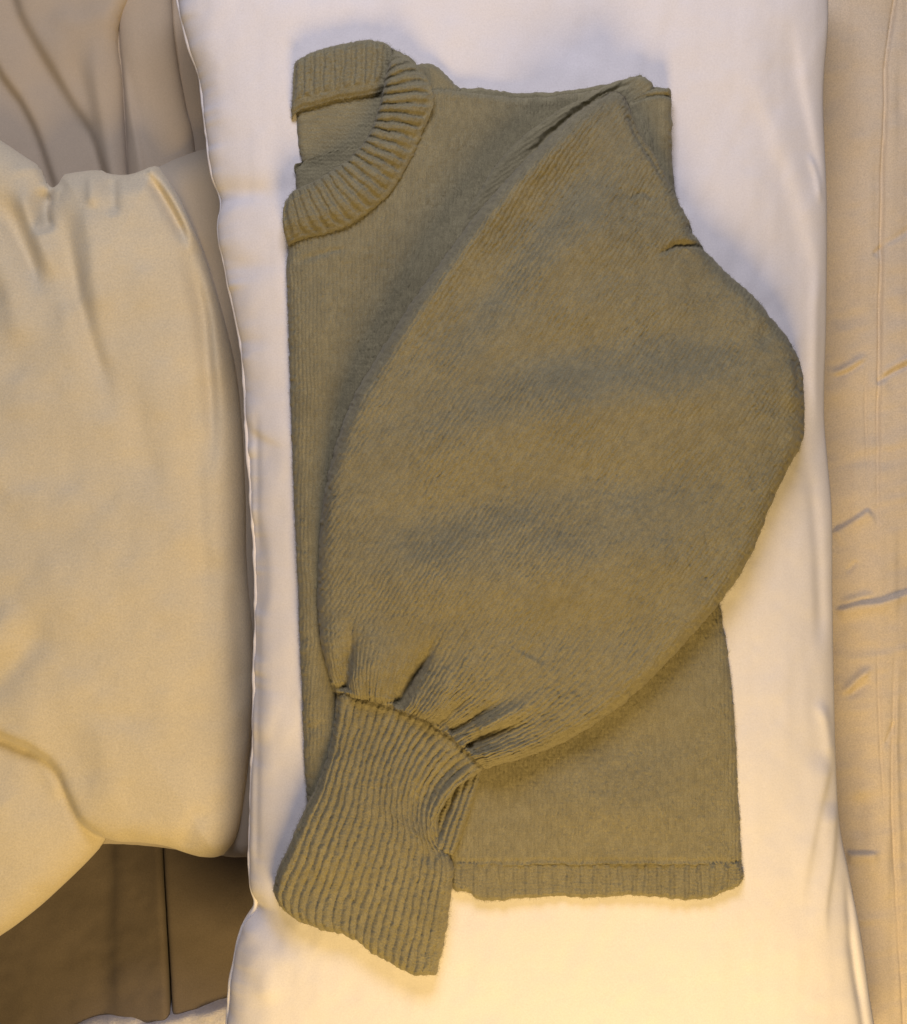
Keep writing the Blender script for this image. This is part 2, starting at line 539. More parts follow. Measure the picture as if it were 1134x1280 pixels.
Z += (0.8 * vnoise((P[..., 0] * 0.33 + P[..., 1]) / 17, P[..., 0] / 70, 141) + 0.4 * vnoise((P[..., 0] * 0.2 + P[..., 1]) / 8, P[..., 0] / 40, 142)) * sstep(P[..., 1], 150, 420)
Z += 1.2 * vnoise(P[..., 0] / 9, P[..., 1] / 120, 143)
for yy_, am in [(560, 1.6), (820, 1.6), (1150, 1.5), (380, 1.0)]:
    Z += ridge(P, [(1045, yy_ + 8), (1090, yy_), (1150, yy_ - 14)], am, 7)
sp = patch("bedspread", P, Z, 82, M_SPREAD, None, skirt=((0, 40), (2, 380)))
sp['label'] = "creased beige bedspread with stitched tuck lines to the right of the pillow"
sp['category'] = "bedspread"

# ------------------------------------------------------------------ sofa on the left: slipcover above, upholstered panels below
sofa = root("sofa", "tan sofa with a loose folded slipcover and shade-darkened side panels behind the beige cushion", "sofa", (-0.25, 0, -0.15))
RA = [(176, -110), (168, -20), (156, 2), (146, 24), (143, 50), (148, 90), (151, 140), (154, 190), (158, 260), (160, 420)]
P, U, V = coons([(-260, -110), (176, -110)], RA, [(-260, 420), (160, 420)], [(-260, -110), (-260, 420)], 2.2)
d, _, _ = dpoly(P, RA, 40)
Z = 40 + 20 * rnd(d, 16) + 2.5 * fbm(P, 70, 31, 2)
Z += lip(P, [(5, -60), (22, 10), (50, 62), (85, 120), (112, 165), (134, 230)], -20, 42, 7, 0, 0)
Z += lip(P, [(-40, 20), (0, 92), (22, 122), (44, 165), (66, 230)], -20, 38, 6, 0, 0)
Z += lip(P, [(-110, -60), (-60, 60), (-30, 130), (0, 230)], -16, 38, 6, 0, 0)
Z += ridge(P, [(88, 30), (96, 90), (112, 150), (128, 230)], -8, 14, 0.4, 0) + ridge(P, [(118, 20), (124, 110), (138, 220)], 6, 12, 0.4, 0)
Z += ridge(P, [(60, 10), (100, 30), (150, 12)], 4, 16)
patch("slipcover_fold", P, Z, 60, M_SOFA, sofa, skirt=((1, 8), (4, 60), (8, 330)))
RB = [(212, -110), (212, 0), (219, 70), (230, 130), (242, 190), (262, 420)]
P, U, V = coons([(120, -110), (212, -110)], RB, [(120, 420), (262, 420)], [(120, -110), (120, 420)], 2.2)
d, _, _ = dpoly(P, RB, 40)
d2, d2s, _ = dpoly(P, [(146, -110), (146, 30), (152, 100), (157, 190), (162, 420)], 20)
Z = 34 + 18 * rnd(d, 22) * rnd(np.maximum(-d2 * d2s, 0), 26) + lip(P, [(154, 60), (164, 120), (180, 200), (186, 260)], 9, 16, 4, 0.4, 0) + 1.5 * fbm(P, 60, 35, 2)
patch("slipcover_fold", P, Z, 50, M_SOFA, sofa, skirt=((1, 8), (4, 60), (8, 330)))
P, U, V = coons([(205, -110), (360, -110)], [(360, -110), (360, 420)], [(205, 420), (360, 420)], [(205, -110), (205, 420)], 3)
Z = 24 + 2 * fbm(P, 70, 37, 2) + 8 * sstep(P[..., 0], 215, 250)
patch("slipcover_fold", P, Z, 30, M_SOFA, sofa, skirt=((1, 8), (4, 60), (8, 300)))
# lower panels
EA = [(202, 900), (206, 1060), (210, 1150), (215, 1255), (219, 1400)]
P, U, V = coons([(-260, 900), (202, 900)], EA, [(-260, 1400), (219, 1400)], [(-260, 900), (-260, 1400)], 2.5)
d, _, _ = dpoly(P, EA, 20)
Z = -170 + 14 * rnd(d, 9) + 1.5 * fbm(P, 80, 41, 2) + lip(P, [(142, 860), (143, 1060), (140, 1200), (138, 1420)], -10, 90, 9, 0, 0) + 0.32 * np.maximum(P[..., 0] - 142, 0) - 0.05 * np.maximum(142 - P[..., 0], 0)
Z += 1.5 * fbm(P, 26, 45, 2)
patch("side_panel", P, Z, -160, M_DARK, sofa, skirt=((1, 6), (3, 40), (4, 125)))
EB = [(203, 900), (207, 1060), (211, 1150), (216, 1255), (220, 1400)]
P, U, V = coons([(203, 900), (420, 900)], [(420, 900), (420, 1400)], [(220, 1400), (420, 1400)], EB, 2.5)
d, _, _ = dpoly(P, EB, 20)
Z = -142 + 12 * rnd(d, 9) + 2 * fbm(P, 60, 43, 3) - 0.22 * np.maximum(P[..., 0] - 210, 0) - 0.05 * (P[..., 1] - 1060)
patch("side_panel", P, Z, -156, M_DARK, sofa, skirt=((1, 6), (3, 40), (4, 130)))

# ------------------------------------------------------------------ fleece throw in the bottom corner
P, U, V = coons([(60, 1300), (110, 1277), (170, 1266), (230, 1253), (300, 1238), (380, 1226)], [(380, 1226), (400, 1420)], [(40, 1420), (400, 1420)], [(60, 1300), (40, 1420)], 2.0)
d, _, _ = dpoly(P, [(60, 1300), (110, 1277), (170, 1266), (230, 1253), (300, 1238), (380, 1226)], 30)
Z = -172 + 36 * rnd(d, 40) + 6 * fbm(P, 40, 51, 3) + lip(P, [(170, 1285), (215, 1268), (250, 1262), (290, 1252)], 14, 40, 3, 0.1, 0)
th = patch("fleece_throw", P, Z, -145, M_THROW, None, skirt=((1, 8), (6, 60), (10, 120)))
th['label'] = "fuzzy white fleece throw peeking out at the bottom beside the pillow"
th['category'] = "throw"
p_, n_ = surf_samples(th, 14000)
fibres("pile", p_, n_, M_THROW, th, 0.001, 0.0022, 1.2)

# ------------------------------------------------------------------ beige cushion on the left
cush = root("beige_cushion", "plush beige cushion with creased cover leaning against the left side of the white pillow", "cushion", (-0.25, 0, -0.07))
# reverse side along the right, its shade put into a darker plush colour
RT = [(-300, 240), (-60, 230), (120, 222), (180, 206), (215, 190), (258, 176), (300, 172)]
RR = [(300, 172), (312, 300), (322, 420), (332, 640), (334, 860), (326, 1000), (312, 1076)]
RBt = [(-300, 1040), (-60, 1070), (120, 1062), (215, 1070), (265, 1076), (312, 1076)]
P, U, V = coons(RT, RR, RBt, [(-300, 240), (-300, 1040)], 3.0)
d, _, _ = dpoly(P, RT + RR[1:] + RBt[::-1][1:], 120)
Z = 40 + 40 * rnd(d, 50) + 3 * fbm(P, 110, 55, 2) + ridge(P, [(195, 205), (232, 260), (262, 330)], 5, 14)
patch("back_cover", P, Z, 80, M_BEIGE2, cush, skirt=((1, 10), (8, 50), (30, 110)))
FT = [(-300, 130), (-120, 120), (-40, 150), (0, 174), (24, 190), (45, 205), (56, 226), (66, 232), (76, 216), (95, 211), (120, 209), (135, 214), (160, 215), (178, 209), (196, 205)]
FR = [(196, 205), (222, 245), (245, 296), (262, 345), (276, 395), (289, 450), (298, 520), (302, 600), (304, 700), (311, 780), (313, 860), (309, 930), (301, 1000), (292, 1050), (276, 1074)]
FB = [(-300, 1290), (-160, 1250), (-60, 1208), (0, 1172), (40, 1142), (70, 1115), (98, 1088), (118, 1066), (126, 1054), (148, 1056), (175, 1057), (205, 1061), (230, 1069), (252, 1075), (276, 1074)]
P, U, V = coons(FT, FR, FB, [(-300, 130), (-300, 1290)], 2.2, by_top=0, by_bottom=0)
d, _, _ = dpoly(P, FT + FR[1:] + FB[::-1][1:], 220)
dr_, _, _ = dpoly(P, FR, 60)
Z = 88 + 38 * rnd(d, 42) + 40 * (1 - np.exp(-d / 170)) + 6.5 * fbm(P, 150, 57, 2)
Z -= 12 * np.exp(-dr_ / 24.0) * sstep(P[..., 1], 260, 420)
# crease between the two lobes at the lower left
CR = [(-60, 915), (0, 918), (30, 928), (58, 942), (76, 962), (86, 990), (100, 1022), (118, 1046), (132, 1060)]
Z += lip(P, CR, -24, 70, 6, 0.1, 0.0) + ridge(P, CR, -10, 9, 0.1, 0)
Z += ridge(P, [(-40, 870), (10, 850), (45, 810), (70, 750)], -8, 20) + ridge(P, [(-40, 820), (0, 800), (40, 750)], 7, 20)
Z += ridge(P, [(40, 930), (66, 955), (80, 1000)], 6, 12)
# gathers falling from the top edge
for pts, am, wd in [([(62, 232), (56, 262), (66, 300)], -16, 10), ([(86, 255), (96, 330), (118, 420), (150, 520)], -8, 12), ([(110, 240), (128, 330), (140, 430)], 6, 15),
                    ([(0, 240), (30, 300), (62, 380)], -9, 14), ([(28, 225), (54, 290), (80, 360)], 8, 14), ([(-20, 280), (20, 360), (40, 450)], 7, 18),
                    ([(184, 214), (214, 262), (240, 312)], -11, 7), ([(196, 214), (226, 262), (250, 318)], 7, 8), ([(228, 300), (252, 380), (262, 470), (270, 600)], -10, 10),
                    ([(244, 300), (268, 400), (282, 520)], 6, 9), ([(236, 420), (246, 560), (256, 700), (270, 820)], -5, 14), ([(160, 440), (185, 560), (200, 640)], -4, 18),
                    ([(140, 216), (146, 250), (150, 280)], -6, 8), ([(118, 214), (122, 240), (124, 270)], 5, 8), ([(262, 1000), (240, 1040), (225, 1068)], -3, 14),
                    ([(130, 880), (140, 960), (150, 1030)], 3, 22), ([(288, 700), (298, 800), (300, 900)], -5, 10)]:
    Z += ridge(P, pts, am * 1.5, wd)
Z += 2.2 * fbm(P, 45, 59, 2)
Z += lip(P, [(182, 208), (206, 246), (232, 296), (250, 350)], -7, 26, 3, 0.1, 0.5) + lip(P, [(240, 330), (258, 420), (268, 540), (274, 660)], -6, 26, 5, 0.3, 0.5)
Z += lip(P, [(40, 196), (62, 230), (84, 238)], 6, 18, 3, 0.2, 0.2) + lip(P, [(-10, 260), (30, 316), (70, 396)], 6, 30, 4, 0.2, 0.5)
patch("front_cover", P, Z, 110, M_BEIGE, cush, skirt=((1, 8), (6, 20), (24, 40)))

# ------------------------------------------------------------------ the sweater
sw = root("folded_sweater", "olive green knitted sweater folded in half on the white pillow, puffed sleeve laid across", "sweater", (0.04, 0, 0.13))
LV = 290.0
KP = 5.2       # stitch column pitch, px
RP = 4.4       # row pitch

# --- back of the body (its inside shows in the neck opening)
BT = [(371, 128), (420, 112), (470, 108), (540, 108), (600, 109), (650, 114), (700, 112), (760, 104), (800, 108), (836, 110)]
BR = [(836, 110), (840, 180), (848, 260), (872, 420), (890, 600), (900, 760), (912, 860), (921, 980), (926, 1085)]
BB = [(410, 1085), (600, 1092), (926, 1085)]
BL = [(371, 128), (370, 150), (373, 184), (377, 200), (369, 206), (369, 226), (372, 300), (374, 500), (382, 700), (390, 900), (410, 1085)]
P, U, V = coons(BT, BR, BB, BL, 1.6, by_top=0, by_bottom=0, by_side=1)
d, _, _ = dpoly(P, BT + BR[1:] + BB[::-1][1:] + BL[::-1][1:], 160)
Z = zpillow(P) + 1 + 9 * rnd(d, 8) + 1.2 * fbm(P, 60, 81, 2)
Z += 1.5 * purl(P[..., 0] / 6.5, P[..., 1] / 5.2)
Z += ridge(P, [(372, 200), (400, 208), (440, 190)], -2, 10)
o_back = patch("back_panel", P, Z, zpillow(P) + 10, M_WOOL, sw, heather=0.8 * yarn(P[..., 1] / 5.0, P[..., 0] / 6, 13), skirt=((1, 4), (6, 9)))

# --- sleeve folded underneath, seen along the upper edge of the big sleeve
UT = [(735, 116), (772, 100), (802, 93), (818, 108)]
UL = [(735, 116), (698, 136), (654, 168), (612, 216), (568, 292), (530, 358)]
UR = [(818, 108), (800, 160), (760, 210), (700, 280), (640, 350), (600, 400)]
P, U, V = coons(UT, UR, [(532, 360), (600, 400)], UL, 1.6)
d, _, _ = dpoly(P, UL[::-1] + UT[1:] + UR[1:], 60)
Z = zpillow(P) + 10 + 17 * rnd(d, 10) - 14 * sstep(V, 0.5, 0.98)
Z += ridge(P, [(800, 101), (770, 111), (730, 134), (690, 166), (650, 204)], -7, 3, 0.2, 0.2)
Z += 1.2 * knit((P[..., 0] * 0.55 + P[..., 1] * 0.83) / KP, (P[..., 0] * 0.83 - P[..., 1] * 0.55) / RP, 2)
o_us = patch("under_sleeve", P, Z, zpillow(P) + 20, M_WOOL, sw, heather=yarn((P[..., 0] * 0.55 + P[..., 1] * 0.83) / KP, (P[..., 0] * 0.83 - P[..., 1] * 0.55) / RP, 2), skirt=((1, 6), (6, 14)))

# --- shoulder of the far side peeking out behind the collar
P, U, V = coons([(505, 92), (520, 80), (538, 78), (552, 86), (566, 100), (576, 110)], [(576, 110), (572, 124)], [(505, 124), (572, 124)], [(505, 92), (505, 124)], 1.5)
d, _, _ = dpoly(P, [(505, 92), (520, 80), (538, 78), (552, 86), (566, 100), (576, 110)], 30)
Z = zpillow(P) + 2 + 13 * rnd(d, 11) + 1.2 * knit(P[..., 0] / KP, P[..., 1] / RP, 3)
o_bs = patch("back_shoulder", P, Z, zpillow(P) + 10, M_WOOL, sw, skirt=((1, 6), (5, 12)))

# --- front of the body
NECK = [(359, 276), (385, 268), (415, 262), (445, 248), (470, 228), (490, 200), (505, 165), (514, 132), (522, 112), (545, 109), (600, 116), (650, 121), (700, 118), (760, 110), (795, 112)]
FRt = [(795, 112), (812, 200), (840, 330), (868, 480), (886, 640), (902, 755), (914, 830), (920, 900), (925, 980), (928, 1040), (930, 1082)]
FBt = [(398, 1080), (480, 1080), (566, 1081), (700, 1080), (800, 1079), (930, 1082)]
FL = [(359, 276), (359, 310), (357, 335), (359, 400), (362, 500), (366, 600), (371, 720), (374, 800), (378, 900), (383, 1000), (398, 1080)]
P, U, V = coons(NECK, FRt, FBt, FL, 1.2, by_top=0, by_bottom=0, by_side=1)
d = np.minimum(dpoly(P, FRt, 80)[0], dpoly(P, FL, 80)[0])
dn, _, _ = dpoly(P, NECK, 50)
dsh, _, _ = dpoly(P, NECK[8:], 30)
Z = zpillow(P) + 3 + 16 * rnd(d, 19) * (0.35 + 0.65 * rnd(dsh, 11)) + 2.2 * fbm(P, 110, 83, 3)
Z += 5 * np.exp(-((P[..., 0] - 395) / 28) ** 2) * sstep(P[..., 1], 300, 420)
Z += ridge(P, [(545, 150), (600, 190), (560, 300)], -4, 40) + ridge(P, [(700, 900), (800, 930), (880, 900)], -4, 30) + ridge(P, [(640, 980), (760, 1010), (880, 1000)], 4, 34)
Z += ridge(P, [(365, 330), (400, 318), (440, 308)], -2, 4) + ridge(P, [(372, 905), (390, 912), (410, 900)], -2, 6)
dbt, _, _ = dpoly(P, FBt, 30)
Z -= 1.0 * sstep(dbt, 9, 0)
Z += (0.9 * np.cos(2 * np.pi * P[..., 0] / 6.0 + 3 * vnoise(P[..., 0] / 20, P[..., 1] * 0, 121)) - 1.2) * np.exp(-((dbt - 5) / 3.0) ** 2)
P = P + np.stack([0 * dbt, (1.2 * vnoise(P[..., 0] / 18, P[..., 0] * 0, 122) + 0.2 * np.cos(2 * np.pi * P[..., 0] / 6.0)) * sstep(dbt, 14, 0)], -1)
cx = P[..., 0] + 5 * vnoise(P[..., 1] / 130, P[..., 0] / 300, 9)
Z += (1.75 + 0.7 * fbm(P, 60, 155, 2)) * knit(cx / 5.0, P[..., 1] / RP, 4)
o_front = patch("front_panel", P, Z, zpillow(P) + 16, M_WOOL, sw, heather=yarn(cx / 5.0, P[..., 1] / RP, 4), skirt=((1, 5), (6, 12)))

# --- ribbed hem of the front
HT = [(563, 1060), (640, 1060), (720, 1061), (800, 1059), (870, 1061), (922, 1060)]
HR = [(922, 1060), (927, 1074), (930, 1088), (932, 1098), (928, 1106)]
HB = [(566, 1114), (582, 1117), (600, 1127), (625, 1129), (660, 1125), (700, 1124), (740, 1125), (780, 1122), (815, 1124), (850, 1127), (885, 1126), (908, 1118), (928, 1106)]
HL = [(563, 1060), (562, 1090), (566, 1114)]
P, U, V = coons(HT, HR, HB, HL, 1.2)
d, _, _ = dpoly(P, HR + HB[::-1][1:] + HL[::-1][1:], 80)
dt, _, _ = dpoly(P, HT, 20)
c = P[..., 0] / 16.5 + 0.12 * vnoise(P[..., 0] / 20, P[..., 1] / 40, 14) + 0.03 * (P[..., 1] - 1075) / 16 * np.sign(P[..., 0] - 800)
rib = 0.6 * np.abs(np.cos(np.pi * c)) ** 0.7 + 0.4 * np.abs(np.cos(2 * np.pi * c)) ** 0.7
Z = zpillow(P) + 3 + 15 * rnd(d, 9) - 1 - 7 * sstep(dt, 20, 14) + (6.0 + 3.0 * sstep(P[..., 0], 700, 860)) * (rib - 0.7) * rnd(d, 5) * sstep(dt, 16, 26) + 1.0 * fbm(P, 30, 85, 2)
Z += 0.4 * np.cos(2 * np.pi * P[..., 1] / 4.2 + 2 * vnoise(P[..., 0] / 5, P[..., 1] / 9, 15)) + 0.35 * vnoise(P[..., 0] / 4, P[..., 1] / 5, 16)
P = P + np.stack([0 * d, 0.9 * vnoise(P[..., 0] / 7, P[..., 0] * 0, 17) * V], -1)
o_hem = patch("hem", P, Z, zpillow(P) + 16, M_WOOL, sw, heather=0.8 * yarn(P[..., 0] / 5.0, P[..., 1] / RP, 10), skirt=((1, 5), (5, 12)))

# --- collar, back half (folded outwards, ribs upright)
CT = [(367, 82), (372, 73), (385, 65), (405, 58), (430, 52), (455, 48), (478, 50), (490, 58)]
CB = [(363, 146), (372, 138), (390, 132), (410, 127), (440, 121), (465, 117), (490, 112)]
CL = [(367, 82), (365, 110), (363, 146)]
CRr = [(490, 58), (492, 85), (490, 112)]
P, U, V = coons(CT, CRr, CB, CL, 1.0)
d, _, _ = dpoly(P, CL[::-1] + CT[1:], 60)
db, _, _ = dpoly(P, CB, 30)
c = U * 10.3 + 0.25 * U * V + 0.08 * vnoise(U * 30, V * 3, 18)
rib = 0.5 + 0.5 * np.tanh(1.6 * np.cos(2 * np.pi * c) + 0.5)
Z = zpillow(P) + 8 + 14 * rnd(d, 16) - 6 * sstep(db, 12, 0) + 4.2 * rib * sstep(db, 9, 17) * rnd(d, 7) + 2.5 * np.exp(-((db - 5) / 4.0) ** 2)
Z += 0.3 * np.cos(2 * np.pi * V * 15 + 2 * vnoise(U * 60, V * 8, 19)) + 0.6 * vnoise(P[..., 0] / 3, P[..., 1] / 4, 20)
o_cb = patch("collar", P, Z, zpillow(P) + 18, M_WOOL, sw, heather=0.7 * yarn(U * 21, V * 15, 11), skirt=((1, 6), (3, 12)))

# --- collar, front half
CI = [(355, 252), (370, 236), (392, 226), (415, 213), (438, 196), (458, 172), (470, 146), (477, 118), (481, 100), (483, 86), (483, 74), (480, 64)]
CO = [(358, 304), (385, 297), (412, 290), (442, 277), (472, 256), (498, 226), (517, 192), (530, 160), (542, 132), (538, 106), (516, 74), (484, 50)]
P, U, V = coons(CI, [(480, 64), (484, 50)], CO, [(355, 252), (354, 280), (358, 304)], 1.0)
di, _, _ = dpoly(P, CI, 60)
do, _, _ = dpoly(P, CO, 60)
dl, _, _ = dpoly(P, [(355, 252), (354, 280), (358, 304)], 12)
bow = np.sin(np.pi * V)
c = U * 24.5 - 0.35 * (V - 0.5) * np.sin(np.pi * U) + 0.07 * vnoise(U * 40, V * 3, 23)
rib = 0.5 + 0.5 * np.tanh(1.6 * np.cos(2 * np.pi * c) + 0.5)
Z = zpillow(P) + 20 + 15 * rnd(np.minimum(di, dl), 15) - 12 * sstep(do, 26, 0) + 4.4 * rib * sstep(do, 3, 9) * rnd(di, 6) + 1.5 * np.exp(-((do - 3) / 3.0) ** 2)
Z += ridge(P, CO[:9], -2.5, 1.6, 0, 0.1)
Z += 6 * sstep(U, 0.55, 0.8) * rnd(di, 10) - 16 * sstep(U, 0.86, 1.0) - 6 * sstep(do, 14, 0) * sstep(U, 0.8, 0.95)
Z += 0.3 * np.cos(2 * np.pi * V * 14 + 2 * vnoise(U * 120, V * 8, 24)) + 0.6 * vnoise(P[..., 0] / 3, P[..., 1] / 4, 26)
o_cf = patch("collar", P, Z, zpillow(P) + 26, M_WOOL, sw, heather=0.7 * yarn(U * 49, V * 14, 12), skirt=((1, 6), (4, 14)))

# --- shoulder piece at the upper right, beyond the armhole seam
ST = [(778, 128), (790, 117), (808, 111), (832, 109), (839, 112)]
SR = [(839, 112), (841, 150), (842, 200), (846, 245), (856, 272), (864, 286)]
SB = [(778, 280), (820, 290), (864, 286)]
P, U, V = coons(ST, SR, SB, [(778, 128), (776, 210), (778, 280)], 1.3)
d, _, _ = dpoly(P, ST + SR[1:], 60)
Z = zpillow(P) + 12 + 18 * rnd(d, 14) + 1.5 * fbm(P, 40, 91, 2)
Z += ridge(P, [(792, 128), (812, 122), (842, 121)], -4.5, 2.4, 0, 0) + ridge(P, [(790, 121), (812, 115), (842, 114)], 1.5, 6, 0, 0)
for k_, x_ in enumerate((794, 800, 806)):
    Z += ridge(P, [(x_, 140), (x_ + 3, 165), (x_ + 12, 200)], 2.4, 2.0)
Z += 1.2 * knit(P[..., 0] / KP, P[..., 1] / RP, 6)
o_sh = patch("shoulder", P, Z, zpillow(P) + 22, M_WOOL, sw, heather=yarn(P[..., 0] / KP, P[..., 1] / RP, 6), skirt=((1, 8), (5, 26)))

# --- the big puffed sleeve
SLT = [(752, 122), (764, 119), (776, 124), (785, 142)]
SLL = [(752, 122), (725, 138), (690, 168), (645, 212), (600, 262), (556, 320), (515, 378), (478, 434), (446, 488), (424, 540), (408, 600), (400, 650), (397, 710), (397, 765), (403, 815), (416, 862)]
SLR = [(785, 142), (796, 172), (818, 206), (842, 248), (866, 292), (882, 312), (915, 344), (950, 376), (968, 400), (990, 430), (1003, 462), (1007, 500), (1006, 548), (985, 588), (962, 638), (938, 698), (906, 748), (870, 790), (835, 828), (795, 868), (755, 900), (705, 930), (655, 948), (608, 962)]
SLB = [(416, 862), (440, 868), (470, 876), (500, 884), (530, 896), (558, 914), (582, 936), (608, 962)]
P, U, V = coons(SLT, SLR, SLB, SLL, 1.15)
dl, _, _ = dpoly(P, SLL, 60)
dr, _, _ = dpoly(P, SLR[4:], 70)
drs, _, _ = dpoly(P, SLR[:5], 30)
dt, _, _ = dpoly(P, SLT, 12)
db, _, _ = dpoly(P, SLB, 40)
d = np.minimum(dl, dr)
P = P + (1.4 * vnoise(U * 26, V * 0, 111) * sstep(db, 14, 0))[..., None] * np.array([-0.4, 0.9])
Z = zpillow(P) + 22 + (36 + 16 * np.exp(-dl / 60) * sstep(P[..., 1], 800, 500)) * rnd(d, 25) * (0.4 + 0.6 * rnd(np.minimum(drs, dt), 20)) * (0.84 + 0.16 * rnd(db, 30)) + 26 * (1 - np.exp(-np.minimum(d, db * 1.2) / 110))
# a roll along the upper left edge with a dip behind it
Z += ridge(P, [(742, 150), (690, 196), (620, 270), (560, 348), (505, 430), (465, 510)], 10, 16, 0.2, 0.4)
Z += ridge(P, [(760, 190), (700, 252), (640, 330), (580, 410), (530, 480)], -12, 26, 0.2, 0.4)
# broad soft waves across the sleeve
Z += ridge(P, [(620, 350), (740, 305), (850, 300), (930, 350)], 10, 38) + ridge(P, [(560, 470), (720, 440), (860, 425), (960, 460)], -9, 34)
Z += ridge(P, [(450, 560), (600, 540), (740, 505), (880, 490), (990, 500)], 10, 36) + ridge(P, [(430, 650), (560, 640), (700, 610), (860, 600), (960, 570)], -9, 32)
Z += ridge(P, [(430, 730), (560, 722), (700, 710), (830, 690), (920, 660)], 10, 42) + ridge(P, [(640, 790), (720, 790), (820, 770)], -4, 34)
Z += 3.2 * fbm(P, 90, 93, 3)
# puckers gathered into the cuff
for pts, am, wd in [([(438, 762), (440, 800), (432, 864)], -20, 6.0), ([(552, 782), (536, 818), (516, 850), (496, 884)], -24, 6.5),
                    ([(640, 862), (608, 884), (580, 902), (560, 914)], -18, 8), ([(664, 898), (628, 906), (600, 918), (584, 934)], -18, 6),
                    ([(590, 800), (560, 850), (530, 894)], 9, 14), ([(480, 770), (474, 820), (466, 872)], 8, 17), ([(416, 770), (412, 810), (418, 858)], 6, 9),
                    ([(690, 860), (640, 886), (596, 912)], 9, 8), ([(690, 930), (650, 930), (604, 946)], 7, 9), ([(600, 858), (575, 878), (546, 904)], -9, 5),
                    ([(700, 700), (690, 760), (660, 820)], -4, 20)]:
    if am < 0:
        Z += ridge(P, pts, am * 0.42, wd * 1.7, 0.6, 0.06) + ridge(P, pts, am * 0.42, wd * 0.75, 0.7, 0.04)
    else:
        Z += ridge(P, pts, am, wd * 1.3, 0.6, 0.06)
Z += lip(P, [(552, 782), (536, 818), (516, 850), (496, 884)], -7, 24, 3, 0.5, 0.1)
Z += 3.6 * vnoise(U * 34, V * 3, 161) * np.exp(-(db / 30.0) ** 2) * rnd(d, 20) + 2.0 * vnoise(U * 70, V * 4, 162) * np.exp(-(db / 15.0) ** 2)
# fold at the top of the arm, and the pinch by the elbow
Z += lip(P, [(806, 326), (824, 316), (845, 308), (866, 307), (886, 311)], -5, 34, 2.2, 0.6, 0.0) + ridge(P, [(806, 330), (826, 320), (846, 312), (884, 313)], -5, 3.0, 0.5, 0)
Z += ridge(P, [(956, 398), (950, 420), (944, 446)], -6, 11, 0.5, 0.5) + ridge(P, [(986, 450), (980, 480), (984, 520)], 5, 12)
Z += ridge(P, [(985, 440), (990, 470), (985, 500)], -4, 6)
Z += ridge(P, [(778, 258), (800, 250), (815, 262)], -2.5, 4)
# armhole seam
Z += ridge(P, [(787, 150), (798, 176), (818, 206), (840, 240)], 3.5, 3, 0.05, 0.4) + ridge(P, [(781, 152), (790, 180), (811, 212), (832, 244)], -4, 3, 0.05, 0.4)
# knitting: columns run diagonally and gather into the cuff
th_ = np.radians(57) + np.radians(30) * np.exp(-(dl / 120.0)) * sstep(P[..., 1], 520, 800)
c0 = P[..., 0] * 0.839 + P[..., 1] * 0.545 + 5 * vnoise(P[..., 0] / 160, P[..., 1] / 160, 94)
r0 = P[..., 0] * 0.545 - P[..., 1] * 0.839
mixv = sstep(P[..., 1] - 0.12 * P[..., 0], 660, 800)
cu = (U - 0.5) * 420 + 820
cc = c0 * (1 - mixv) + cu * mixv
K0 = knit(c0 / KP, r0 / RP, 7)
K1 = knit(U * 60, V * 190, 8)
Z += (1.6 + 0.8 * fbm(P, 50, 151, 2)) * (K0 * (1 - mixv) + K1 * mixv)
HT_ = yarn(c0 / KP, r0 / RP, 7) * (1 - mixv) + yarn(U * 60, V * 190, 8) * mixv
Z += 0.4 * vnoise(P[..., 0] / 4.0, P[..., 1] / 4.0, 95)
o_sl = patch("sleeve", P, Z, zpillow(P) + 34, M_WOOL, sw, heather=HT_, skirt=((0, 3), (1.5, 12), (4, 22), (14, 34)))

# --- ribbed cuff
CFT = [(424, 850), (454, 857), (496, 868), (532, 880), (566, 900), (592, 926), (612, 952)]
JN = [(416, 862), (440, 868), (470, 876), (500, 884), (530, 896), (558, 914), (582, 936), (608, 962)]
CFL = [(424, 850), (420, 872), (418, 900), (408, 945), (394, 985), (376, 1022), (358, 1064), (344, 1096), (340, 1118), (347, 1138)]
CFR = [(612, 952), (602, 964), (584, 976), (566, 992), (553, 1012), (548, 1034), (553, 1056), (563, 1072), (567, 1090), (563, 1130), (556, 1180), (546, 1226)]
CFB = [(347, 1138), (362, 1150), (388, 1163), (420, 1170), (446, 1182), (470, 1200), (496, 1214), (520, 1226), (546, 1226)]
P, U, V = coons(CFT, CFR, CFB, CFL, 1.05)
d, _, _ = dpoly(P, CFL, 60)
d2, _, _ = dpoly(P, CFR, 60)
db, _, _ = dpoly(P, CFB, 40)
dt, dts, _ = dpoly(P, JN, 40)
dt = dt * dts
dd = np.minimum(np.minimum(d, d2), db)
c = U * 21.5 + 0.10 * vnoise(U * 24, V * 5, 97) + 0.06 * vnoise(U * 60, V * 22, 98)
rib = np.abs(np.cos(np.pi * c)) ** 0.75
Z = zpillow(P) + 16 + 24 * rnd(dd, 16) + 5 * sstep(dt, 60, 0) - 14 * sstep(dt, -5, -11) - 10 * sstep(P[..., 1], 1050, 1230)
Z += ridge(P, [(585, 945), (548, 975), (524, 1010), (518, 1050)], -9, 15, 0.2, 0.4) + ridge(P, [(600, 962), (566, 984), (548, 1010), (545, 1044)], 7, 11, 0.1, 0.3)
Z += ridge(P, [(440, 960), (430, 1040), (420, 1120)], 4, 34) + ridge(P, [(548, 1040), (540, 1062), (530, 1080)], -5, 12)
Z += 3.9 * rib * rnd(dd, 5) * (0.4 + 0.6 * sstep(dt, 6, 24)) + 0.35 * np.cos(2 * np.pi * V * 80 + 2.2 * np.cos(2 * np.pi * c) + 2 * vnoise(U * 40, V * 30, 99))
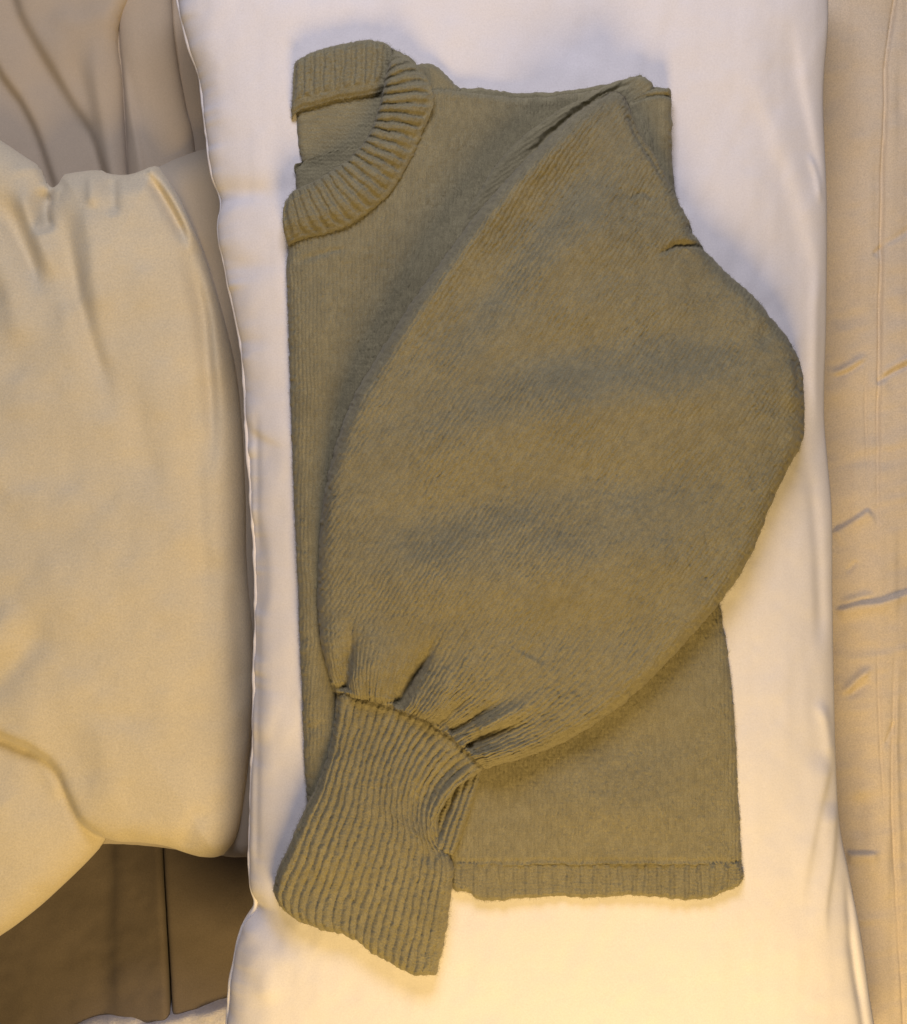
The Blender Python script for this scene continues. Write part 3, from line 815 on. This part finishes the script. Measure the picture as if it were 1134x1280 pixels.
Z += 0.8 * vnoise(P[..., 0] / 3.5, P[..., 1] / 5.0, 96) + 2.5 * fbm(P, 70, 101, 2)
Z += (2.2 + 0.5 * np.cos(2 * np.pi * U * 30)) * np.exp(-((dt - 6) / 4) ** 2)
P = P + np.stack([0.5 * vnoise(V * 60, U * 0, 102) * (U - 0.5), 1.8 * vnoise(U * 22, U * 0, 103) * V ** 6], -1)
o_cf2 = patch("cuff", P, Z, zpillow(P) + 32, M_WOOL, sw, heather=0.8 * yarn(U * 43, V * 80, 9), skirt=((1, 8), (4, 20), (12, 28)))

# --- far side of the cuff showing under the bend
P, U, V = coons([(540, 975), (575, 966), (604, 958)], [(604, 958), (592, 1000), (580, 1035), (567, 1068)], [(530, 1050), (552, 1066), (567, 1068)], [(540, 975), (534, 1010), (530, 1050)], 1.0)
d, _, _ = dpoly(P, [(604, 958), (592, 1000), (580, 1035), (567, 1068), (552, 1066)], 30)
c = (P[..., 0] - 600 + (P[..., 1] - 960) * 0.34) / 8.5
Z = zpillow(P) + 17 + 13 * rnd(d, 7) + 4.5 * np.abs(np.cos(np.pi * c)) ** 0.8 - 10 * sstep(d, 14, 30)
Z += 0.25 * np.cos(2 * np.pi * P[..., 1] / 4.4 + 2 * vnoise(P[..., 0] / 5, P[..., 1] / 9, 15))
o_uc = patch("under_cuff", P, Z, zpillow(P) + 26, M_WOOL, sw, skirt=((1, 8), (4, 16)))

# --- loose fibres
pp, nn = [], []
for o, n in ((o_sl, 52000), (o_front, 42000), (o_cf2, 12000), (o_hem, 7000), (o_cb, 2500), (o_cf, 4500), (o_sh, 1500), (o_us, 1500), (o_bs, 300), (o_back, 5000)):
    a, b = surf_samples(o, n)
    pp.append(a)
    nn.append(b)
for nm, per in (("sleeve", 5.7), ("front_panel", 3.1), ("cuff", 5.7), ("hem", 5.7), ("collar", 4.2), ("shoulder", 3.6), ("under_sleeve", 2.6), ("back_panel", 0.8)):
    for a, b in LOOPS[nm]:
        i = rng.integers(0, len(a), int(len(a) * per))
        pp.append(a[i] - np.array([0, 0, 0.0008]) + rng.normal(size=(len(i), 3)) * 0.0004)
        q = b[i] + rng.normal(size=(len(i), 3)) * 0.5
        nn.append(q / np.linalg.norm(q, axis=1)[:, None])
fibres("fuzz", np.vstack(pp), np.vstack(nn), M_FUZZ, sw, 0.0008, 0.0026, 0.5, 0.000085)

# a snagged yarn end on the sleeve's outer edge and a speck of lint on the pillow
q = spline([(966, 408), (972, 413), (976, 412), (978, 415)], 12)
tube("yarn_snag", wpos(q, zpillow(q) + 16, zpillow(q) + 16), np.linspace(0.0005, 0.0002, 12), M_WOOL, sw, 6)
